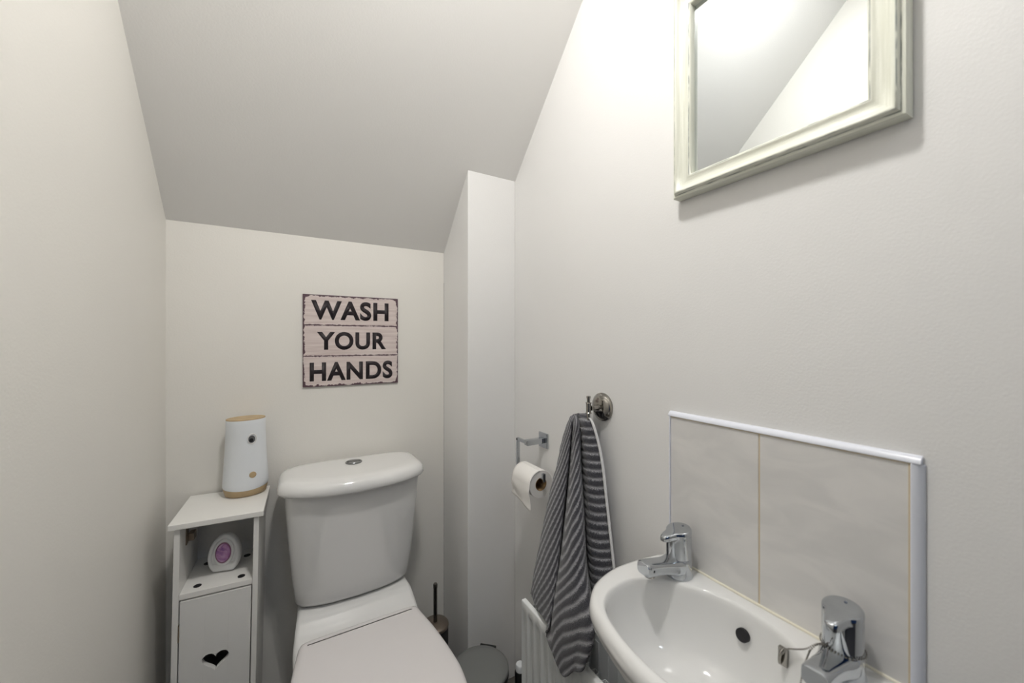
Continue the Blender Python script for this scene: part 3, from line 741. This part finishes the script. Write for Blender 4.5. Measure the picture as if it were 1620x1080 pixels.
# ------------------------------------------------------------------ radiator
RY0, RY1, RZ0, RZ1, RXF = .28, .918, .12, .500, .560
rd = tag(empty('radiator', (XR, .6, .1)), 'white fluted panel radiator under the towel and basin', 'radiator')
def panel(x, s, name):
    bm = bmesh.new(); prof = []
    n = int((RY1-RY0)/.033)
    for k in range(n):
        y = RY0+.006+(RY1-RY0-.012)*k/n; w = (RY1-RY0-.012)/n
        for f, d in ((0, 0), (.30, 0), (.42, .007), (.88, .007)): prof.append((y+w*f, d))
    prof.append((RY1-.006, 0))
    rings = []
    for z, k, inset in ((RZ0, 0, .003), (RZ0+.006, 0, 0), (RZ0+.035, 0, 0), (RZ0+.05, 1, 0), (RZ1-.034, 1, 0), (RZ1-.024, 0, 0), (RZ1-.003, 0, 0), (RZ1-.0006, 0, .001), (RZ1, 0, .0028)):
        rings.append([Vector((x+s*(d*k+inset), y, z)) for y, d in prof]+[Vector((x+s*.0125, RY1-.006, z)), Vector((x+s*.0125, RY0+.006, z))])
    bm = loft(rings)
    return at_parent(link(name, bm, RADM, angle=50), rd)
panel(RXF, 1, 'front_panel'); panel(.672, -1, 'back_panel')
bm = bmesh.new(); pts = []; y = RY0+.03; k = 0
while y < RY1-.03:               # convector fins seen from above
    pts += [(.5735, y), (.5735, y+.012), (.600, y+.016), (.600, y+.028)]; y += .032
rows = [[bm.verts.new((x, yy, z)) for x, yy in pts] for z in (RZ0+.05, RZ1-.022)]
for i in range(len(pts)-1): bm.faces.new((rows[0][i], rows[0][i+1], rows[1][i+1], rows[1][i]))
cf = at_parent(link('convector_fins', bm, RADM, sm=False), rd); md = cf.modifiers.new('s', 'SOLIDIFY'); md.thickness = .0012
bm = bmesh.new(); rows = [[bm.verts.new((x+2*(.6295-x)-.0005, yy, z)) for x, yy in pts] for z in (RZ0+.05, RZ1-.022)]
for i in range(len(pts)-1): bm.faces.new((rows[0][i], rows[0][i+1], rows[1][i+1], rows[1][i]))
cf = at_parent(link('convector_fins', bm, RADM, sm=False), rd); md = cf.modifiers.new('s', 'SOLIDIFY'); md.thickness = .0012
at_parent(link('bracket', BX(.668, XR, .45, .49, .2, .44), RADM, sm=False), rd); at_parent(link('bracket', BX(.668, XR, .75, .79, .2, .44), RADM, sm=False), rd)
at_parent(link('header_pipe', tube([(.585, RY1-.03, RZ1-.035), (.66, RY1-.03, RZ1-.035)], .012, 16), RADM), rd)
VY = RY1+.068
bm = tube([(.60, RY1-.02, .155), (.60, VY, .155)], .007, 14); tube([(.60, VY, 0.001), (.60, VY, .16)], .0075, 14, bm)
vl = at_parent(link('valve', bm, BRASS), rd)
at_parent(link('valve_head', lathe([(.011, .160), (.0145, .163), (.0165, .19), (.0165, .226), (.014, .231)], (.60, VY, 0), 24), BLACKP), rd)

cp_ = at_parent(link('valve_cap', lathe([(.0135, .230), (.0140, .246), (.012, .250), (.0001, .251)], (.60, VY, 0), 24), WHITEP), rd)

# ------------------------------------------------------------------ pedal bin
bc = (.492, 1.037)
bn = tag(empty('pedal_bin', (*bc, 0)), 'round grey pedal bin on the floor between toilet and radiator', 'bin')
at_parent(link('body', lathe([(.078, .0), (.080, .004), (.081, .02), (.0825, .21), (.0825, .228)], (*bc, 0), 56), BINM), bn)
at_parent(link('base_ring', lathe([(.082, .0), (.084, .002), (.084, .012), (.082, .014)], (*bc, 0), 56), BLACKP), bn)
at_parent(link('rim', lathe([(.084, .224), (.0850, .226), (.0850, .236), (.084, .238)], (*bc, 0), 56), BLACKP), bn)
at_parent(link('lid', lathe([(.0835, .238), (.0848, .240), (.0845, .246), (.081, .2495), (.06, .2515), (.03, .2525), (.0001, .253)], (*bc, 0), 56), BINM, angle=60), bn)
ha = math.atan2(.75, .67)
Mh = Matrix.Translation((bc[0]+.0875*cos(ha), bc[1]+.0875*sin(ha), .243)) @ Matrix.Rotation(ha-pi/2, 4, 'Z')
at_parent(link('hinge', BX(-.026, .026, -.005, .004, -.012, .003, M=Mh), BLACKP, bevel=.001), bn)
Mp = Matrix.Translation((bc[0]-.0875*cos(ha), bc[1]-.0875*sin(ha), .018)) @ Matrix.Rotation(ha-pi/2, 4, 'Z')
at_parent(link('pedal', BX(-.018, .018, -.02, .010, -.004, .004, M=Mp), BLACKP, bevel=.001), bn)

# ------------------------------------------------------------------ toilet brush
tb = (.4335, 1.275)
br = tag(empty('toilet_brush', (*tb, 0)), 'toilet brush with dark metal handle in a black holder, right of the toilet', 'toilet brush')
at_parent(link('holder', lathe([(.040, 0), (.043, .003), (.044, .02), (.0445, .236), (.043, .238)], (*tb, 0), 44), BLACKP), br)
at_parent(link('lid', lathe([(.0440, .238), (.0455, .240), (.0450, .247), (.042, .250), (.010, .253), (.009, .256), (.0001, .256)], (*tb, 0), 44), BRUSHLID, angle=60), br)
hd = at_parent(link('handle', lathe([(.0066, .252), (.0066, .370), (.0074, .372), (.0074, .383), (.0060, .3865), (.0001, .387)], (tb[0], tb[1], 0), 24), mat('dark chrome', (.20, .19, .18), .12, 1)), br)

# ------------------------------------------------------------------ ceiling light
lx, ly = .18, .415
lf = tag(empty('ceiling_light', (lx, ly, ZC)), 'round white ceiling light with three small spotlights above the room', 'ceiling light')
at_parent(link('ceiling_plate', lathe([(.065, -.0), (.066, -.004), (.063, -.016), (.04, -.021), (.0001, -.022)], (lx, ly, ZC), 48), WHITEP), lf)
EM = mat('lamp', (1, 1, 1)); nt = EM.node_tree; b = nt.nodes['Principled BSDF']
b.inputs['Emission Color'].default_value = (1., .978, .945, 1); b.inputs['Emission Strength'].default_value = 670
for k in range(3):
    a = pi/2+2*pi*k/3; bx0, by0 = lx+.040*cos(a), ly+.040*sin(a)
    at_parent(link('lamp_can', lathe([(.010, -.018), (.012, -.026), (.0235, -.030), (.0240, -.062), (.0225, -.0625), (.0215, -.0600)], (bx0, by0, ZC), 28), WHITEP), lf)
    at_parent(link('lamp_lens', lathe([(.0212, -.0605), (.0212, -.0640), (.0190, -.0675), (.0140, -.0705), (.007, -.0722), (.0001, -.0728)], (bx0, by0, ZC), 28), EM), lf)
# added fill lamp, gives the cool light coming through the doorway
hl = tag(empty('hall_fill_light', (.2, -1.0, ZC)), 'added round fill lamp under the hall ceiling, for cool light through the doorway', 'ceiling light')
EM2 = mat('hall fill glow', (1, 1, 1)); b = EM2.node_tree.nodes['Principled BSDF']
b.inputs['Emission Color'].default_value = (.80, .90, 1., 1); b.inputs['Emission Strength'].default_value = 11
at_parent(link('diffuser', lathe([(.15, -.02), (.15, -.04), (.13, -.06), (.0001, -.07)], (.2, -1.0, ZC), 40), EM2), hl)
at_parent(link('rim', lathe([(.155, 0), (.16, -.006), (.158, -.02), (.15, -.022)], (.2, -1.0, ZC), 40), WHITEP), hl)

w = bpy.data.worlds.new('w'); bpy.context.scene.world = w; w.use_nodes = True
w.node_tree.nodes['Background'].inputs[0].default_value = (.5, .6, .8, 1); w.node_tree.nodes['Background'].inputs[1].default_value = .02

# ------------------------------------------------------------------ camera
cd = bpy.data.cameras.new('camera'); cam = bpy.data.objects.new('camera', cd); C.objects.link(cam)
cam.location = (0, 0, H); cam.rotation_euler = (radians(90), 0, -YAW)
cd.sensor_width = 36; cd.lens = 36*FPX/1620; cd.clip_start = .01
cd.dof.use_dof = True; cd.dof.focus_distance = 1.15; cd.dof.aperture_fstop = 3.2
sc = bpy.context.scene; sc.camera = cam
sc.view_settings.view_transform = 'Standard'; sc.view_settings.look = 'None'; sc.view_settings.gamma = 1; sc.view_settings.exposure = 0
sc.view_settings.use_curve_mapping = False
